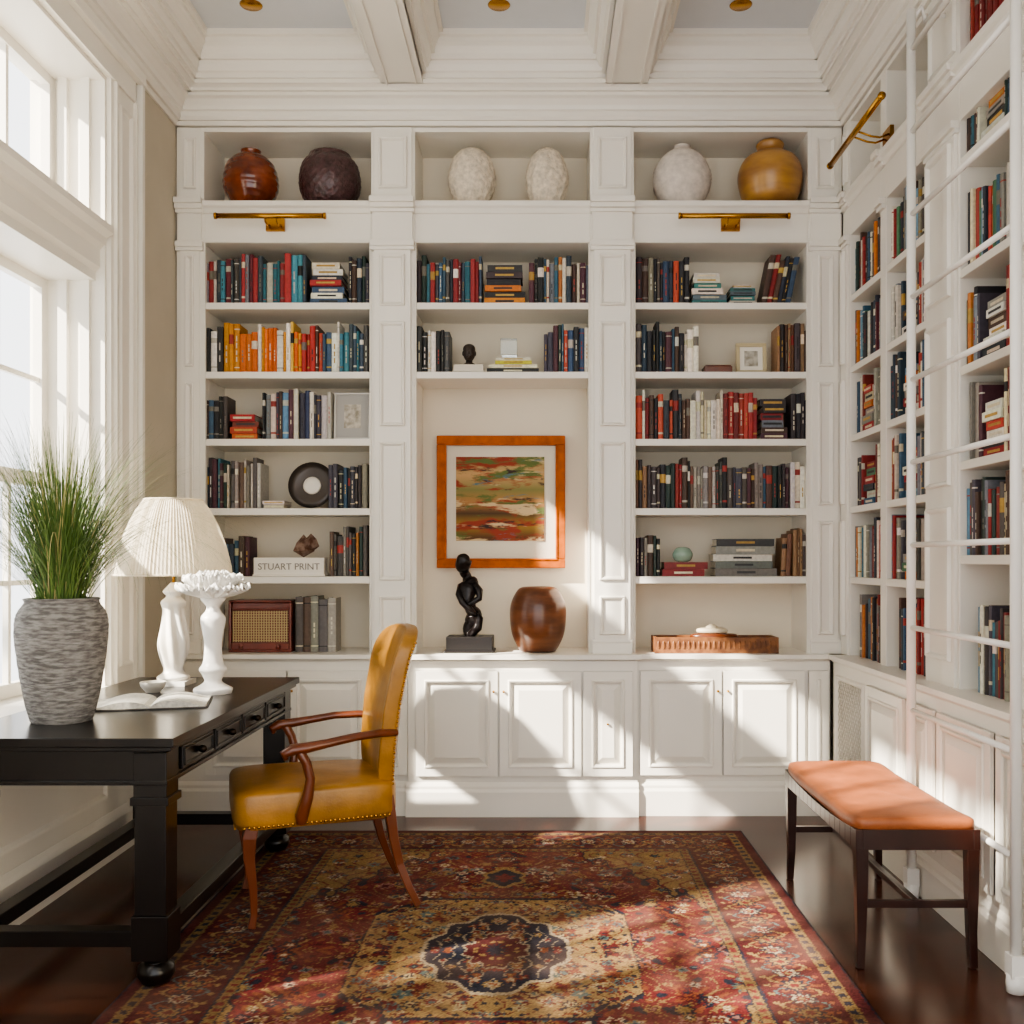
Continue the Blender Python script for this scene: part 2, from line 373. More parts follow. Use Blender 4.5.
def book(F,u,t,z,h,dep,c,df,lean=0):
    def P3(du,zz,d):
        return F.pt(u+du+lean*(zz),z+zz,d)
    def prism(z0,z1,c,ex=0):
        pr=[(0,-.012),(0,-.002-0),(t*.25,.0025+ex),(t*.75,.0025+ex),(t,-.002),(t,-.012)]
        vs=[P3(a,z0,df+d) for a,d in pr]+[P3(a,z1,df+d) for a,d in pr]; n=6
        F.mb.add(vs,[(i,(i+1)%n,n+(i+1)%n,n+i) for i in range(n)]+[tuple(range(n))[::-1],tuple(range(n,2*n))],0,c)
    st=R.random(); c2=jit(C(R.choice(['#d8ccac','#b9964a','#dfd9cc','#222222','#a03a32','#c9c2b2','#7a7468'])))
    if st<.2: z_=[0,.12*h,.16*h,.72*h,.84*h,h]; cc=[c,c2,c,c2,c]
    elif st<.34: z_=[0,.58*h,.78*h,h]; cc=[c,c2,c]
    elif st<.5: z_=[0,.1*h,.12*h,.88*h,.9*h,h]; cc=[c,c2,c,c2,c]
    else: z_=[0,h]; cc=[c]
    for i in range(len(cc)): prism(z_[i],z_[i+1],cc[i])
    if st>.34 and R.random()<.75:
        a0,a1=t*.4,t*.6; zz0,zz1=h*R.uniform(.2,.35),h*R.uniform(.5,.8); nseg=R.randint(2,4)
        for q in range(nseg):
            za=zz0+(zz1-zz0)*q/nseg; zb=za+(zz1-zz0)/nseg*R.uniform(.55,.85)
            vs=[P3(a,zz,df+d) for d in (.0,.0034) for zz in (za,zb) for a in (a0,a1)]
            F.mb.add(vs,[(0,1,3,2),(4,6,7,5),(0,4,5,1),(2,3,7,6),(0,2,6,4),(1,5,7,3)],0,c2)
    def bx(a0,a1,z0,z1,d0,d1,c):
        vs=[P3(a,zz,df+d) for zz in (z0,z1) for d in (d0,d1) for a in (a0,a1)]
        F.mb.add(vs,[(0,2,3,1),(4,5,7,6),(0,1,5,4),(2,6,7,3),(0,4,6,2),(1,3,7,5)],0,c)
    bx(0,.0025,0,h,-dep,-.012,c); bx(t-.0025,t,0,h,-dep,-.012,c); bx(.0025,t-.0025,.003,h-.004,-dep+.004,-.012,PG)
def vb(F,u0,u1,z,pal,h=(.21,.275),tt=(.014,.034),df=-.045):
    u=u0; hb=R.uniform(*h)
    while True:
        t=R.uniform(*tt)
        if u+t>u1: break
        if R.random()<.45: hb=R.uniform(*h)
        hh=max(h[0],min(h[1],hb+R.uniform(-.01,.01)))
        book(F,u,t-.0012,z+.0005,hh,min(.2,R.uniform(.13,.19)),jit(C(R.choice(PAL[pal]))),df+R.uniform(-.012,.008))
        u+=t
    if u1-u>.012: book(F,u,u1-u-.001,z+.0005,R.uniform(*h),.15,jit(C(R.choice(PAL[pal]))),df)
def leanb(F,u0,z,n,pal,ang=.22,h=(.2,.24)):
    u=u0
    for k in range(n):
        t=R.uniform(.02,.032); book(F,u,t,z+.0005,R.uniform(*h),.15,jit(C(R.choice(PAL[pal]))),-.06,lean=ang); u+=t*1.06
def hs(F,u0,u1,z,pal,n=4,th=(.022,.04),df=-.05,cols=None):
    zz=z+.0005
    for k in range(n):
        t=R.uniform(*th); c=C(cols[k]) if cols else jit(C(R.choice(PAL[pal])))
        a=u0+R.uniform(0,.02)+k*.003; bb=u1-R.uniform(0,.03)-k*.004; d=df+R.uniform(-.015,.01)
        F.box(a,bb,zz,zz+.003,d-.16,d,0,c); F.box(a,bb,zz+t-.004,zz+t-.001,d-.16,d,0,c)
        F.box(a,bb,zz+.003,zz+t-.004,d-.008,d,0,c); F.box(a+.004,bb-.004,zz+.003,zz+t-.004,d-.155,d-.008,0,PG)
        m=(a+bb)/2; F.box(m-.05,m+.05,zz+t*.35,zz+t*.65,d,d+.0008,0,jit(C(R.choice(['#d8ccac','#b9964a','#333333']))))
        zz+=t
    return zz
F=Face(bmb,'b',YF)
S1,S2,S3,S4,S5=SH; CT=.853
vb(F,g(206),g(308),S1,'s1'); hs(F,g(308),g(348),S1,'rmix',7,(.03,.038)); vb(F,g(349),g(370),S1,'mixd')
vb(F,g(206),g(224),S2,'blk'); vb(F,g(224),g(262),S2,'warmw',tt=(.02,.036)); vb(F,g(262),g(302),S2,'warmw'); vb(F,g(302),g(340),S2,'rmix'); vb(F,g(340),g(369),S2,'s1')
vb(F,g(206),g(228),S3,'dark'); hs(F,g(229),g(262),S3,'red',4,(.022,.04),cols=['#c9642c','#b2452a','#7a3a2a','#a8262a']); vb(F,g(263),g(300),S3,'mixd'); vb(F,g(300),g(332),S3,'purp')
vb(F,g(206),g(232),S4,'mixd'); vb(F,g(232),g(262),S4,'gray'); hs(F,g(262),g(286),S4,'white',2,(.018,.025)); vb(F,g(329),g(369),S4,'dark',(.2,.24))
vb(F,g(208),g(250),S5,'dark',(.17,.22)); vb(F,g(330),g(352),S5,'gray'); vb(F,g(352),g(369),S5,'mixd')
vb(F,g(296),g(338),CT,'gray',(.28,.31),(.04,.05))
vb(F,g(417),g(446),S1,'mixd'); vb(F,g(446),g(482),S1,'s1'); hs(F,g(482),g(528),S1,'dark',6,(.03,.04),cols=['#d98a2a','#2a2a2a','#c9742a','#2c2a2e','#43363a','#3a3a3a']); vb(F,g(529),g(589),S1,'mixd')
vb(F,g(417),g(452),S2,'blk')
zz=hs(F,g(486),g(540),S2,'dark',2,(.02,.028),cols=['#2a2a2a','#e8e2c0']); hs(F,g(494),g(535),zz,'cream',2,(.015,.02),cols=['#c9c23a','#e6dfc8'])
vb(F,g(544),g(564),S2,'dark'); vb(F,g(564),g(589),S2,'rmix')
vb(F,g(636),g(660),S1,'dark'); vb(F,g(660),g(690),S1,'rmix'); hs(F,g(690),g(728),S1,'teal',6,(.026,.038)); hs(F,g(728),g(758),S1,'teal',5,(.018,.026)); leanb(F,g(761),S1,6,'rmix',.2,(.23,.28)); 
vb(F,g(636),g(684),S2,'dark'); vb(F,g(684),g(700),S2,'white'); vb(F,g(777),g(807),S2,'brn')
vb(F,g(636),g(690),S3,'rmix'); vb(F,g(690),g(723),S3,'cream'); vb(F,g(723),g(757),S3,'red'); hs(F,g(757),g(790),S3,'mixd',6,(.03,.04)); vb(F,g(791),g(807),S3,'dark')
vb(F,g(636),g(660),S4,'brn'); vb(F,g(660),g(690),S4,'mixd'); vb(F,g(690),g(722),S4,'gray'); vb(F,g(722),g(790),S4,'dark'); vb(F,g(790),g(807),S4,'white')
vb(F,g(636),g(660),S5,'dark',(.2,.24)); hs(F,g(662),g(709),S5,'red',2,(.03,.04)); hs(F,g(712),g(778),S5,'gray',5,(.036,.044),cols=['#77716a','#6a7068','#d8d2c4','#8f8f86','#3c3c3c']); leanb(F,g(781),S5,2,'brn',.05)
vb(F,g(793),g(807),S5,'brn')
bmb.obj('bookcase_books',[M_book],cols=True)
bmb=MB(); F=Face(bmb,'r',XR)
for i,(a,bb) in enumerate(OR[:4]):
    for j,z in enumerate(SR[i]):
        pl=['vari','rmix','s1','mixd','gray','purp','cream'][(i*3+j*2)%7]
        w=bb-a; k=R.random(); hh=(.235,.3)
        if i==2 and j==0: pl='mixd'
        if i==2 and j==2: pl='rmix'
        if i==2 and j==3: pl='cream'
        vb(F,a+.008,a+w*.36,z,pl,hh,df=-.025)
        if k<.4: hs(F,a+w*.37,a+w*.75,z,'vari',6,(.03,.042),df=-.03); vb(F,a+w*.76,bb-.006,z,'mixd',hh,df=-.025)
        else: vb(F,a+w*.36,bb-.006,z,'cream' if (i==2 and j==3) else ('vari' if (i+j)%2 else 'mixd'),hh,df=-.025)
    vb(F,a+.01,a+(bb-a)*.8,.853,'rmix' if i%2 else 'mixd',(.26,.33),df=-.025)
    if i==2: vb(F,a+.06,bb-.02,3.262,'red',(.24,.31),df=-.025)
    if i==1: hs(F,a+.1,bb-.1,3.262,'mixd',3)
bmb.obj('side_bookcase_books',[M_book],cols=True)
# ================================================================ VESSELS
def bez(pts,n=40):
    out=[];P_=[pts[0]]+pts+[pts[-1]]
    for i in range(1,len(P_)-2):
        for k in range(8):
            t=k/8;q=[]
            for d in (0,1):
                a,b_,c_,e=P_[i-1][d],P_[i][d],P_[i+1][d],P_[i+2][d]
                q.append(.5*((2*b_)+(-a+c_)*t+(2*a-5*b_+4*c_-e)*t*t+(-a+3*b_-3*c_+e)*t**3))
            out.append((max(q[0],.0),q[1]))
    out.append(pts[-1]); return out
def vessel(nm,x,y,z,pts,m,warp=None,n=56):
    mb=MB(); mb.lathe(bez(pts),n=n,warp=warp); return mb.obj(nm,[m],loc=(x,y,z))
Yv=5.46; gv=lambda px:(px-540)/1000*Yv; NZ=3.263
vessel('brown_glazed_pot',gv(251),Yv,NZ,[(.06,0),(.1,.02),(.143,.1),(.146,.17),(.125,.24),(.08,.285),(.05,.3),(.055,.318),(.04,.312),(.03,.3)],mat('brown_glaze','#8a3f18',.12,var=.4,vscale=10,coat=.6,c2='#5c2410'),warp=lambda a,z:1+.012*math.sin(z*190))
vessel('purple_textured_pot',gv(330),Yv,NZ,[(.08,0),(.12,.02),(.158,.09),(.165,.16),(.15,.235),(.118,.275),(.108,.295),(.09,.275)],mat('aubergine_glaze','#3a2424',.3,bump=1,bscale=45,coat=.3,c2='#54383a',vscale=40),warp=lambda a,z:1+.02*math.sin(22*a)*math.sin(z*130),n=96)
for px,w in ((472,.125),(547,.112)):
    vessel('cream_carved_vase',gv(px),Yv,NZ,[(.05,0),(.08,.02),(w,.12),(w,.2),(w*.75,.285),(w*.4,.32),(w*.3,.325),(w*.25,.31)],mat('carved_cream','#e6d9c4',.8,bump=1,bscale=45,var=.3,vscale=40),warp=lambda a,z:1+.035*math.sin(14*a+z*60)*math.cos(z*90),n=96)
vessel('white_ribbed_jar',gv(682),Yv,NZ,[(.06,0),(.1,.02),(.152,.11),(.152,.2),(.11,.28),(.05,.325),(.045,.345),(.035,.34)],mat('ribbed_white','#ddd2c6',.8,var=.2,vscale=30),warp=lambda a,z:1+.03*math.sin(z*260+3*math.sin(a)))
vessel('ochre_stoneware_jar',gv(770),Yv,NZ,[(.08,0),(.14,.04),(.17,.13),(.172,.2),(.14,.27),(.08,.305),(.07,.325),(.075,.35),(.055,.37),(.045,.355)],mat('ochre_glaze','#b98a45',.35,c2='#94683a',vscale=4,stretch=(1,1,3),coat=.3))
vessel('round_wood_vase',g(538)-.0,5.44,.853,[(.085,0),(.105,.015),(.14,.09),(.153,.18),(.148,.26),(.115,.33),(.085,.35),(.065,.345),(.06,.3)],mat('turned_wood','#7a4a2c',.3,c2='#5a321e',vscale=5,stretch=(1,1,4),coat=.3))
sc=empty('bronze_sculpture',(g(470),5.44,.853)); Mb=mat('bronze_black','#171010',.28,metal=.3,bump=.4,bscale=25)
mb=MB(); mb.box(-.125,.125,-.09,.09,0,.085); mb.box(-.135,.135,-.1,.1,0,.012); mb.obj('plinth',[mat('plinth_black','#15100e',.4)],sc,bevel=.004)
mb=MB(); pth=[];rd=[]
KP=[(0,.08,.03),(-.008,.12,.036),(.012,.16,.046),(.022,.2,.042),(.0,.24,.032),(-.02,.285,.042),(-.018,.33,.056),(-.005,.37,.05),(-.02,.405,.026),(-.035,.43,.026),(-.04,.465,.042),(-.032,.5,.042),(-.02,.525,.018)]
for i in range(len(KP)-1):
    for k in range(5):
        t=k/5;t=t*t*(3-2*t); a,bb=KP[i],KP[i+1]
        pth.append((a[0]+(bb[0]-a[0])*t,.02*math.sin(i+t),a[1]+(bb[1]-a[1])*k/5)); rd.append(a[2]+(bb[2]-a[2])*t)
mb.tube(pth,rd,16,sx=.8)
mb.tube([(.02,-.02,.37),(.05,-.035,.33),(.05,-.04,.29),(.0,-.045,.26),(-.035,-.04,.25)],[.02,.022,.018,.016,.012],10)
mb.tube([(-.05,-.0,.36),(-.06,-.03,.31),(-.04,-.05,.27),(.0,-.055,.23),(.03,-.04,.2)],[.02,.02,.018,.018,.014],10)
mb.tube([(.0,-.02,.09),(.04,-.02,.13),(.048,-.02,.18),(.03,-.02,.22)],[.022,.026,.024,.016],10)
mb.obj('figure',[Mb],sc)
pf=empty('framed_abstract_painting',(-.22,5.66,1.678)); W,H=.362,.373
mb=MB();
def fr(mb,W,H,w,y0,y1,m=0):
    T=[(-W,W,-H,-H+w),(-W,W,H-w,H),(-W,-W+w,-H+w,H-w),(W-w,W,-H+w,H-w)]
    for x0,x1,z0,z1 in T: mb.box(x0,x1,y0,y1,z0,z1,m)
fr(mb,W,H,.05,-.03,.03); fr(mb,W-.042,H-.042,.012,-.036,-.0); 
mb.obj('frame',[mat('orange_wood_frame','#b55c16',.55,var=.35,vscale=20,spec=.25)],pf,bevel=.004)
mb=MB(); mb.box(-W+.04,W-.04,.0,.02,-H+.04,H-.04); mb.obj('mat_board',[mat('mat_board','#ddd5c2',.8)],pf)
mb=MB(); mb.box(-.255,.245,-.006,.0,-.22,.255)
pm=bpy.data.materials.new('abstract_paint'); pm.use_nodes=True; nt=pm.node_tree;N=nt.nodes;L=nt.links;b=N['Principled BSDF'];b.inputs['Roughness'].default_value=.8
tc=N.new('ShaderNodeTexCoord')
def chan(scale,rot,loc,ns,det,dist,lo,hi):
    mp=N.new('ShaderNodeMapping');mp.inputs['Scale'].default_value=scale;mp.inputs['Rotation'].default_value=(0,rot,0);mp.inputs['Location'].default_value=loc;L.new(tc.outputs['Object'],mp.inputs[0])
    n=N.new('ShaderNodeTexNoise');n.inputs['Scale'].default_value=ns;n.inputs['Detail'].default_value=det;n.inputs['Roughness'].default_value=.62;n.inputs['Distortion'].default_value=dist;L.new(mp.outputs[0],n.inputs[0])
    r=N.new('ShaderNodeMapRange');r.inputs[1].default_value=lo;r.inputs[2].default_value=hi;L.new(n.outputs['Fac'],r.inputs[0]); return r.outputs[0]
def mixc(f_,a_,b_):
    m=N.new('ShaderNodeMix');m.data_type='RGBA';L.new(f_,m.inputs[0])
    for k_,q in ((6,a_),(7,b_)):
        if isinstance(q,str): m.inputs[k_].default_value=(*C(q),1)
        else: L.new(q,m.inputs[k_])
    return m.outputs[2]
sx=N.new('ShaderNodeSeparateXYZ');L.new(tc.outputs['Object'],sx.inputs[0])
hz=N.new('ShaderNodeMapRange');hz.inputs[1].default_value=-.2;hz.inputs[2].default_value=.25;L.new(sx.outputs['Z'],hz.inputs[0])
rp=N.new('ShaderNodeValToRGB');L.new(hz.outputs[0],rp.inputs[0]);e=rp.color_ramp
sts=[(.0,'#5c3c22'),(.16,'#9a7a36'),(.3,'#4f3a26'),(.45,'#a87a4a'),(.6,'#7c7a48'),(.78,'#c09868'),(1,'#8f8a58')]
while len(e.elements)<len(sts): e.elements.new(.5)
for q,(p_,c_) in zip(e.elements,sts): q.position=p_;q.color=(*C(c_),1)
c_=rp.outputs[0]
c_=mixc(chan((1,1,3.5),.3,(3,0,1),3,5,.4,.50,.58),c_,'#8e3a26')
c_=mixc(chan((1,1,4),.15,(7,0,4),3.4,6,.3,.54,.60),c_,'#5d6a38')
c_=mixc(chan((1,1,4.5),-.2,(1,0,9),3.2,6,.3,.56,.62),c_,'#cdb48a')
c_=mixc(chan((1,1,5),.2,(5,0,6),4,6,.3,.59,.64),c_,'#3c2a26')
c_=mixc(chan((1,1,5),.35,(9,0,2),4,6,.3,.60,.65),c_,'#54707a')
L.new(c_,b.inputs[0]); mb.obj('painting',[pm],pf)
rd_=empty('vintage_radio',(g(261),5.46,.853)); mb=MB()
mb.box(-.17,.17,-.08,.1,0,.012); mb.box(-.17,.17,-.08,.1,.268,.28); mb.box(-.17,-.155,-.08,.1,.012,.268); mb.box(.155,.17,-.08,.1,.012,.268); mb.box(-.155,.155,-.06,.09,.012,.268)
mb.box(-.155,.155,-.078,-.06,.012,.05);mb.box(-.155,.155,-.078,-.06,.225,.235)
for x in(-.1,.1): mb.lathe([(.014,0),(.012,.015)],n=16,T=Matrix.Translation((x,-.078,.031))@Matrix.Rotation(pi/2,4,'X'))
mb.obj('case',[mat('radio_wood','#7a382c',.35,var=.3,vscale=15,coat=.3)],rd_,bevel=.006)
mb=MB()
for i in range(22): mb.box(-.148+i*.0137,-.143+i*.0137,-.068,-.06,.055,.222)
for i in range(12): mb.box(-.15,.15,-.066,-.06,.06+i*.014,.064+i*.014)
mb.obj('speaker_cloth',[mat('speaker','#c4ad82',.8)],rd_)
mb=MB(); T=Matrix.Translation((g(309),5.49,S4+.128))@Matrix.Rotation(pi/2-.15,4,'X')
mb.lathe([(.03,0),(.09,.008),(.125,.022),(.128,.026),(.09,.014),(.055,.01)],n=48,T=T); mb.lathe([(.05,.011),(.045,.016),(.02,.018),(.002,.018)],n=32,m=1,T=T)
mb.obj('display_plate',[mat('pewter','#4a433e',.3,metal=.4),mat('plate_white','#e6e0d4',.4)])
def pframe(nm,x,y,z,W,H,w,cf,ci,tilt=-.08):
    e_=empty(nm,(x,y,z)); e_.rotation_euler[0]=tilt
    mb=MB(); 
    for q in [(-W,W,0,w),(-W,W,2*H-w,2*H),(-W,-W+w,w,2*H-w),(W-w,W,w,2*H-w)]: mb.box(q[0],q[1],-.01,.01,q[2],q[3])
    mb.box(-W+.005,W-.005,.002,.008,.005,2*H-.005); mb.obj('frame',[cf],e_,bevel=.002)
    mb=MB(); mb.box(-W+w,W-w,-.002,.001,w,2*H-w); mb.obj('picture',[ci],e_)
    mb=MB(); mb.box(-W*.45,W*.45,-.004,-.002,H*.5,H*1.5); mb.obj('image',[mat('sepia','#8f8878',.7,c2='#c9c2b4',vscale=30)],e_)
pframe('silver_photo_frame',g(351),5.44,S3+.003,.1,.13,.012,mat('silver','#b9b6b0',.3,metal=.8),mat('photo_bw','#a9a6a0',.6))
pframe('gilt_photo_frame',g(753),5.45,S2+.003,.082,.085,.02,mat('gilt','#c4b48e',.5),mat('photo_cream','#efe8da',.6))
mb=MB(); mb.box(-.075,.075,-.05,.05,0,.035); mb.box(-.07,.07,-.045,.045,.035,.042); mb.obj('small_wood_box',[M_wood],loc=(g(718),5.44,S2+.001),bevel=.003)
mb=MB(); mb.box(-.19,.19,-.04,.04,0,.1); mb.box(-.195,.195,-.045,.045,0,.01)
so=mb.obj('sign_block',[mat('sign_white','#e9e3d6',.6)],loc=(g(290),5.42,S5+.001),bevel=.003)
tx=bpy.data.curves.new('sign_text','FONT'); tx.body='STUART PRINT'; tx.size=.05; tx.extrude=.002; tx.align_x='CENTER'
to=bpy.data.objects.new('lettering',tx); col.objects.link(to); to.parent=so; to.location=(0,-.042,.035); to.rotation_euler=(pi/2,0,0); tx.materials.append(mat('letter_gray','#8a8378',.6))
mb=MB(); mb.lathe([(.0,0),(.06,.035),(.04,.08),(.0,.125)],n=5,sm=False); mb.lathe([(.02,.04),(.045,.06),(.03,.1),(0,.13)],cx=.04,n=4,sm=False)
mb.obj('mineral_crystal',[mat('crystal_brown','#5a3f33',.25,c2='#8a7264',vscale=30)],loc=(g(303),5.42,S5+.102))
bu=empty('small_bust',(g(469),5.42,S2+.001)); mb=MB(); mb.box(-.08,.08,-.05,.05,0,.04); mb.box(-.085,.085,-.055,.055,0,.008); mb.obj('book_base',[mat('ivory_base','#d8d0c0',.6)],bu,bevel=.002)
mb=MB(); mb.lathe([(.03,.04),(.032,.05),(.018,.058),(.017,.075)],n=20); mb.sup((0,-.002,.11),(.032,.038,.045),.9,.9,24,16); mb.sup((0,-.04,.105),(.007,.01,.012),1,1,10,8); mb.sup((0,-.034,.085),(.016,.012,.006),1,1,12,8)
for s_ in (-1,1): mb.sup((s_*.033,0,.108),(.005,.01,.014),1,1,10,8)
mb.sup((0,.005,.13),(.034,.038,.03),.9,.9,20,12); mb.obj('head',[mat('bust_dark','#3a3029',.4,bump=.4,bscale=80)],bu)
mb=MB(); 
gm=mat('clear_glass','#f0f6f2',.02); gm.node_tree.nodes['Principled BSDF'].inputs['Transmission Weight'].default_value=.9
mb.box(-.045,.045,-.04,.04,0,.09); mb.obj('glass_block',[gm],loc=(g(509),5.40,S2+.09),bevel=.004)
vessel('green_glass_bowl',g(683),5.42,S5+.078,[(.025,0),(.045,.01),(.055,.04),(.04,.07),(.02,.08),(.018,.075)],mat('celadon','#8fa896',.2,coat=.5))
tr=empty('carved_wood_tray',(g(714),5.41,.853)); mb=MB(); mb.box(-.33,.33,-.09,.09,0,.012)
for q in ((-.33,.33,-.09,-.075),(-.33,.33,.075,.09),(-.33,-.315,-.075,.075),(.315,.33,-.075,.075)): mb.box(*q,.012,.085)
for k in range(24): mb.sup((-.31+k*.027,-.092,.045),(.008,.005,.022),1,1,8,6)
mb.obj('box',[mat('carved_wood','#8a5a32',.5,c2='#6a4024',vscale=30)],tr,bevel=.002)
mb=MB(); mb.sup((0,0,.085),(.13,.06,.018),.6,.9,32,10); mb.sup((-.01,0,.115),(.085,.045,.016),.6,.9,32,10,m=1); mb.lathe([(.03,.125),(.035,.135),(.01,.15),(.0,.152)],cx=-.01,n=20,m=1)
mb.obj('covered_dish',[M_wood,mat('bone','#d8cbb0',.5)],tr)
# ================================================================ LADDER
ld=empty('rolling_library_ladder'); mb=MB(); LX=1.485
M_lad=mat('ladder_enamel','#f6f3ec',.3)
for y in (3.12,4.0):
    mb.tube([(LX,y,.05),(LX,y,3.55)],.018,n=14); mb.lathe([(.0,-.03),(.028,-.028),(.03,0),(.028,.028),(0,.03)],cx=LX,cy=y,cz=.0301,n=20); mb.box(LX-.024,LX+.024,y-.024,y+.024,.05,.12)
    mb.tube([(LX,y,3.5),(LX+.04,y,3.56),(LX+.06,y,3.5)],.01,n=8)
for k in range(10): 
    z=.42+k*.33; mb.tube([(LX,3.12,z),(LX,4.0,z)],.011,n=10)
mb.obj('ladder_frame',[M_lad],ld)
mb=MB(); mb.tube([(LX+.06,1.35,3.5),(LX+.06,4.0,3.5)],.012,n=12)
for y in (1.4,2.35,3.2,3.95): mb.tube([(LX+.06,y,3.5),(XR-.02,y,3.5)],.01,n=10)
mb.obj('ladder_rail',[M_lad],ld)
# ================================================================ RUG
RX0,RX1,RY0,RY1=-1.3,1.0,1.91,4.95
nx,ny=440,580
u=np.linspace(-1,1,nx)[:,None]*np.ones((1,ny)); v=np.ones((nx,1))*np.linspace(-1,1,ny)[None,:]
U=u*1.15;V=v*1.52
rs=np.random.RandomState(3)
def lin(h): return np.array(C(h))
U=U+rs.normal(0,.0022,U.shape); V=V+rs.normal(0,.0022,V.shape)
A,B=np.abs(U),np.abs(V)
base=np.zeros((nx,ny,3)); cR=lin('#743231');cR2=lin('#5a2a2b');cG=lin('#9a7d50');cG2=lin('#a28558');cN=lin('#30323d');cC=lin('#c4b294');cT=lin('#5c706e');cO=lin('#8c5238')
base[:]=cR
def put(mask,c): base[mask]=c
W1=np.sin(A*34+2.2*np.sin(B*17))*np.sin(B*34+2.2*np.sin(A*19))
def flowers(region,n,rng,rmin,rmax,pal,area):
    for k in range(n):
        ca,cb=rng.uniform(area[0],area[1]),rng.uniform(area[2],area[3]); r0=rng.uniform(rmin,rmax)
        dx,dy=A-ca,B-cb; r=np.sqrt(dx*dx+dy*dy); th=np.arctan2(dy,dx); p=rng.choice([4,5,6,8]); ph=rng.uniform(0,6)
        rr=r0*(1+.28*np.cos(p*th+ph)); c=[lin(h) for h in rng.choice(pal,3)]
        m=(r<rr)&region
        base[m]=c[0]; base[(r<rr*.68)&region]=c[1]; base[(r<rr*.33)&region]=c[2]
de=np.minimum(1.15-A,1.52-B)
field=de>.36
put(field&(np.abs(W1)<.05),cG)
put(field&(W1>.75),cN)
put(field&(W1<-.8),cO)
pal=['#9a7d4e','#2e303c','#c4b294','#5c706e','#8c5034','#582427','#a07468','#582427','#a08252','#74302f','#74302f','#2e303c']
flowers(field,230,rs,.013,.034,pal,(0,.8,0,1.16))
sp_=(A/.79+ (B/1.16))
spn=field&(sp_>1.42+.05*np.cos(A*60)+.03*np.cos(B*50))
spo=field&(sp_>1.39+.05*np.cos(A*60)+.03*np.cos(B*50))
put(spo,cN); put(spn,cG*.95)
put(spn&(np.abs(np.sin(A*45+2*np.sin(B*30)))<.2),cR)
flowers(spn,80,rs,.012,.03,['#74302f','#2e303c','#c4b294','#8c5034','#5c706e'],(.2,.8,.3,1.16))
ang=np.arctan2(V*.75,U)
lob=.03*np.cos(ang*16)
m1=np.maximum(A/.46,(A/.62+B/.62)*.80)+.5*lob+.02*np.sign(np.sin(A*80))
m1=np.maximum(m1,B/.5)
put(m1<1.05,cN); put(m1<1.01,cG2)
put((m1<1.01)&(np.abs(np.sin(A*55+2.5*np.sin(B*26)))<.16),cR); put((m1<1.0)&(np.sin(A*80)*np.sin(B*80)>.72),cN)
flowers(m1<.98,95,rs,.010,.028,['#74302f','#2e303c','#8c5034','#5c706e','#74302f','#582427','#b8a47c'],(0,.48,0,.52))
lob2=.05*np.cos(ang*12)
m2=(A/.25+B/.36)*.6+np.maximum(A/.23,B/.31)*.4+lob2
put(m2<1.13,cC*.9); put(m2<1.07,cN); put((m2<.98)&(np.abs(np.sin(A*60+np.sin(B*40)))<.16),cC*.7)
flowers(m2<.98,26,rs,.010,.022,['#74302f','#9a7d4e','#a89478','#8c5034','#74302f'],(0,.25,0,.33))
put(m2<.5,cC*.7); put(m2<.46,cR2); put((m2<.4)&(np.sin(A*110)*np.sin(B*110)>.5),cG); put(m2<.14,cN)
for cb in (.78,):
    r=np.sqrt((A/.09)**2+((B-cb)/.12)**2)+.1*np.cos(np.arctan2(B-cb,A)*6); put(r<1,cG); put(r<.8,cN); put(r<.4,cR)
put(de<=.36,cN); put((de<=.355)&(de>.32),cG*.8); 
s=np.where(1.15-A<1.52-B,V,U)
put((de<=.355)&(de>.32)&(np.sin(np.abs(s)*140)*1>.1)&(np.abs(de-.338)<.011),cR)
bor=(de<=.31)&(de>.09); put(bor,cR2)
put(bor&(np.abs((de-.2)-.07*np.sin(np.abs(s)*2*pi/.19))<.007),cG)
put(bor&(np.abs((de-.2)+.07*np.sin(np.abs(s)*2*pi/.19))<.005),cT)
for k in range(2):
    per=.19; ph=(np.abs(s)+k*per/2)%per-per/2; cd=.2
    dx=ph;dy=de-cd; r=np.sqrt(dx*dx+dy*dy);th=np.arctan2(dy,dx); rr=(.056 if k==0 else .038)*(1+.25*np.cos(8*th))
    cs=[cO,cN,cG,cR] if k==0 else [cN,cC*.85,cR,cG]
    put(bor&(r<rr),cs[0]);put(bor&(r<rr*.75),cs[1]);put(bor&(r<rr*.5),cs[2]);put(bor&(r<rr*.25),cs[3])
ph=(np.abs(s))%.063-.0315
put(bor&(np.sqrt(ph**2+(de-.285)**2)<.010),cG); put(bor&(np.sqrt(ph**2+(de-.118)**2)<.010),cO)
put((de<=.09)&(de>.05),cG*.75); put((de<=.09)&(de>.05)&(np.sin(np.abs(s)*110)>0)&(np.abs(de-.07)<.012),cN)
put(de<=.05,cR2); put(de<.012,cN)
base*= (1+rs.uniform(-.34,.34,(nx,ny,1)))
def smooth(gx,gy,lo,hi):
    q=rs.uniform(lo,hi,(gx,gy)); xi=np.linspace(0,gx-1.001,nx);yi=np.linspace(0,gy-1.001,ny)
    x0=xi.astype(int);y0=yi.astype(int);fx=(xi-x0)[:,None];fy=(yi-y0)[None,:]
    return ((q[x0][:,y0]*(1-fx)+q[x0+1][:,y0]*fx)*(1-fy)+(q[x0][:,y0+1]*(1-fx)+q[x0+1][:,y0+1]*fx)*fy)[...,None]
base*=smooth(8,60,.75,1.12)*smooth(30,14,.85,1.1)
wear=smooth(24,30,-.05,.36).clip(0,1); base=base*(1-wear)+lin('#8c7060')*wear
base=np.clip(base,0,1)
X=(RX0+RX1)/2+u*1.15; Y=(RY0+RY1)/2+v*1.52; Z=np.full_like(X,.012)
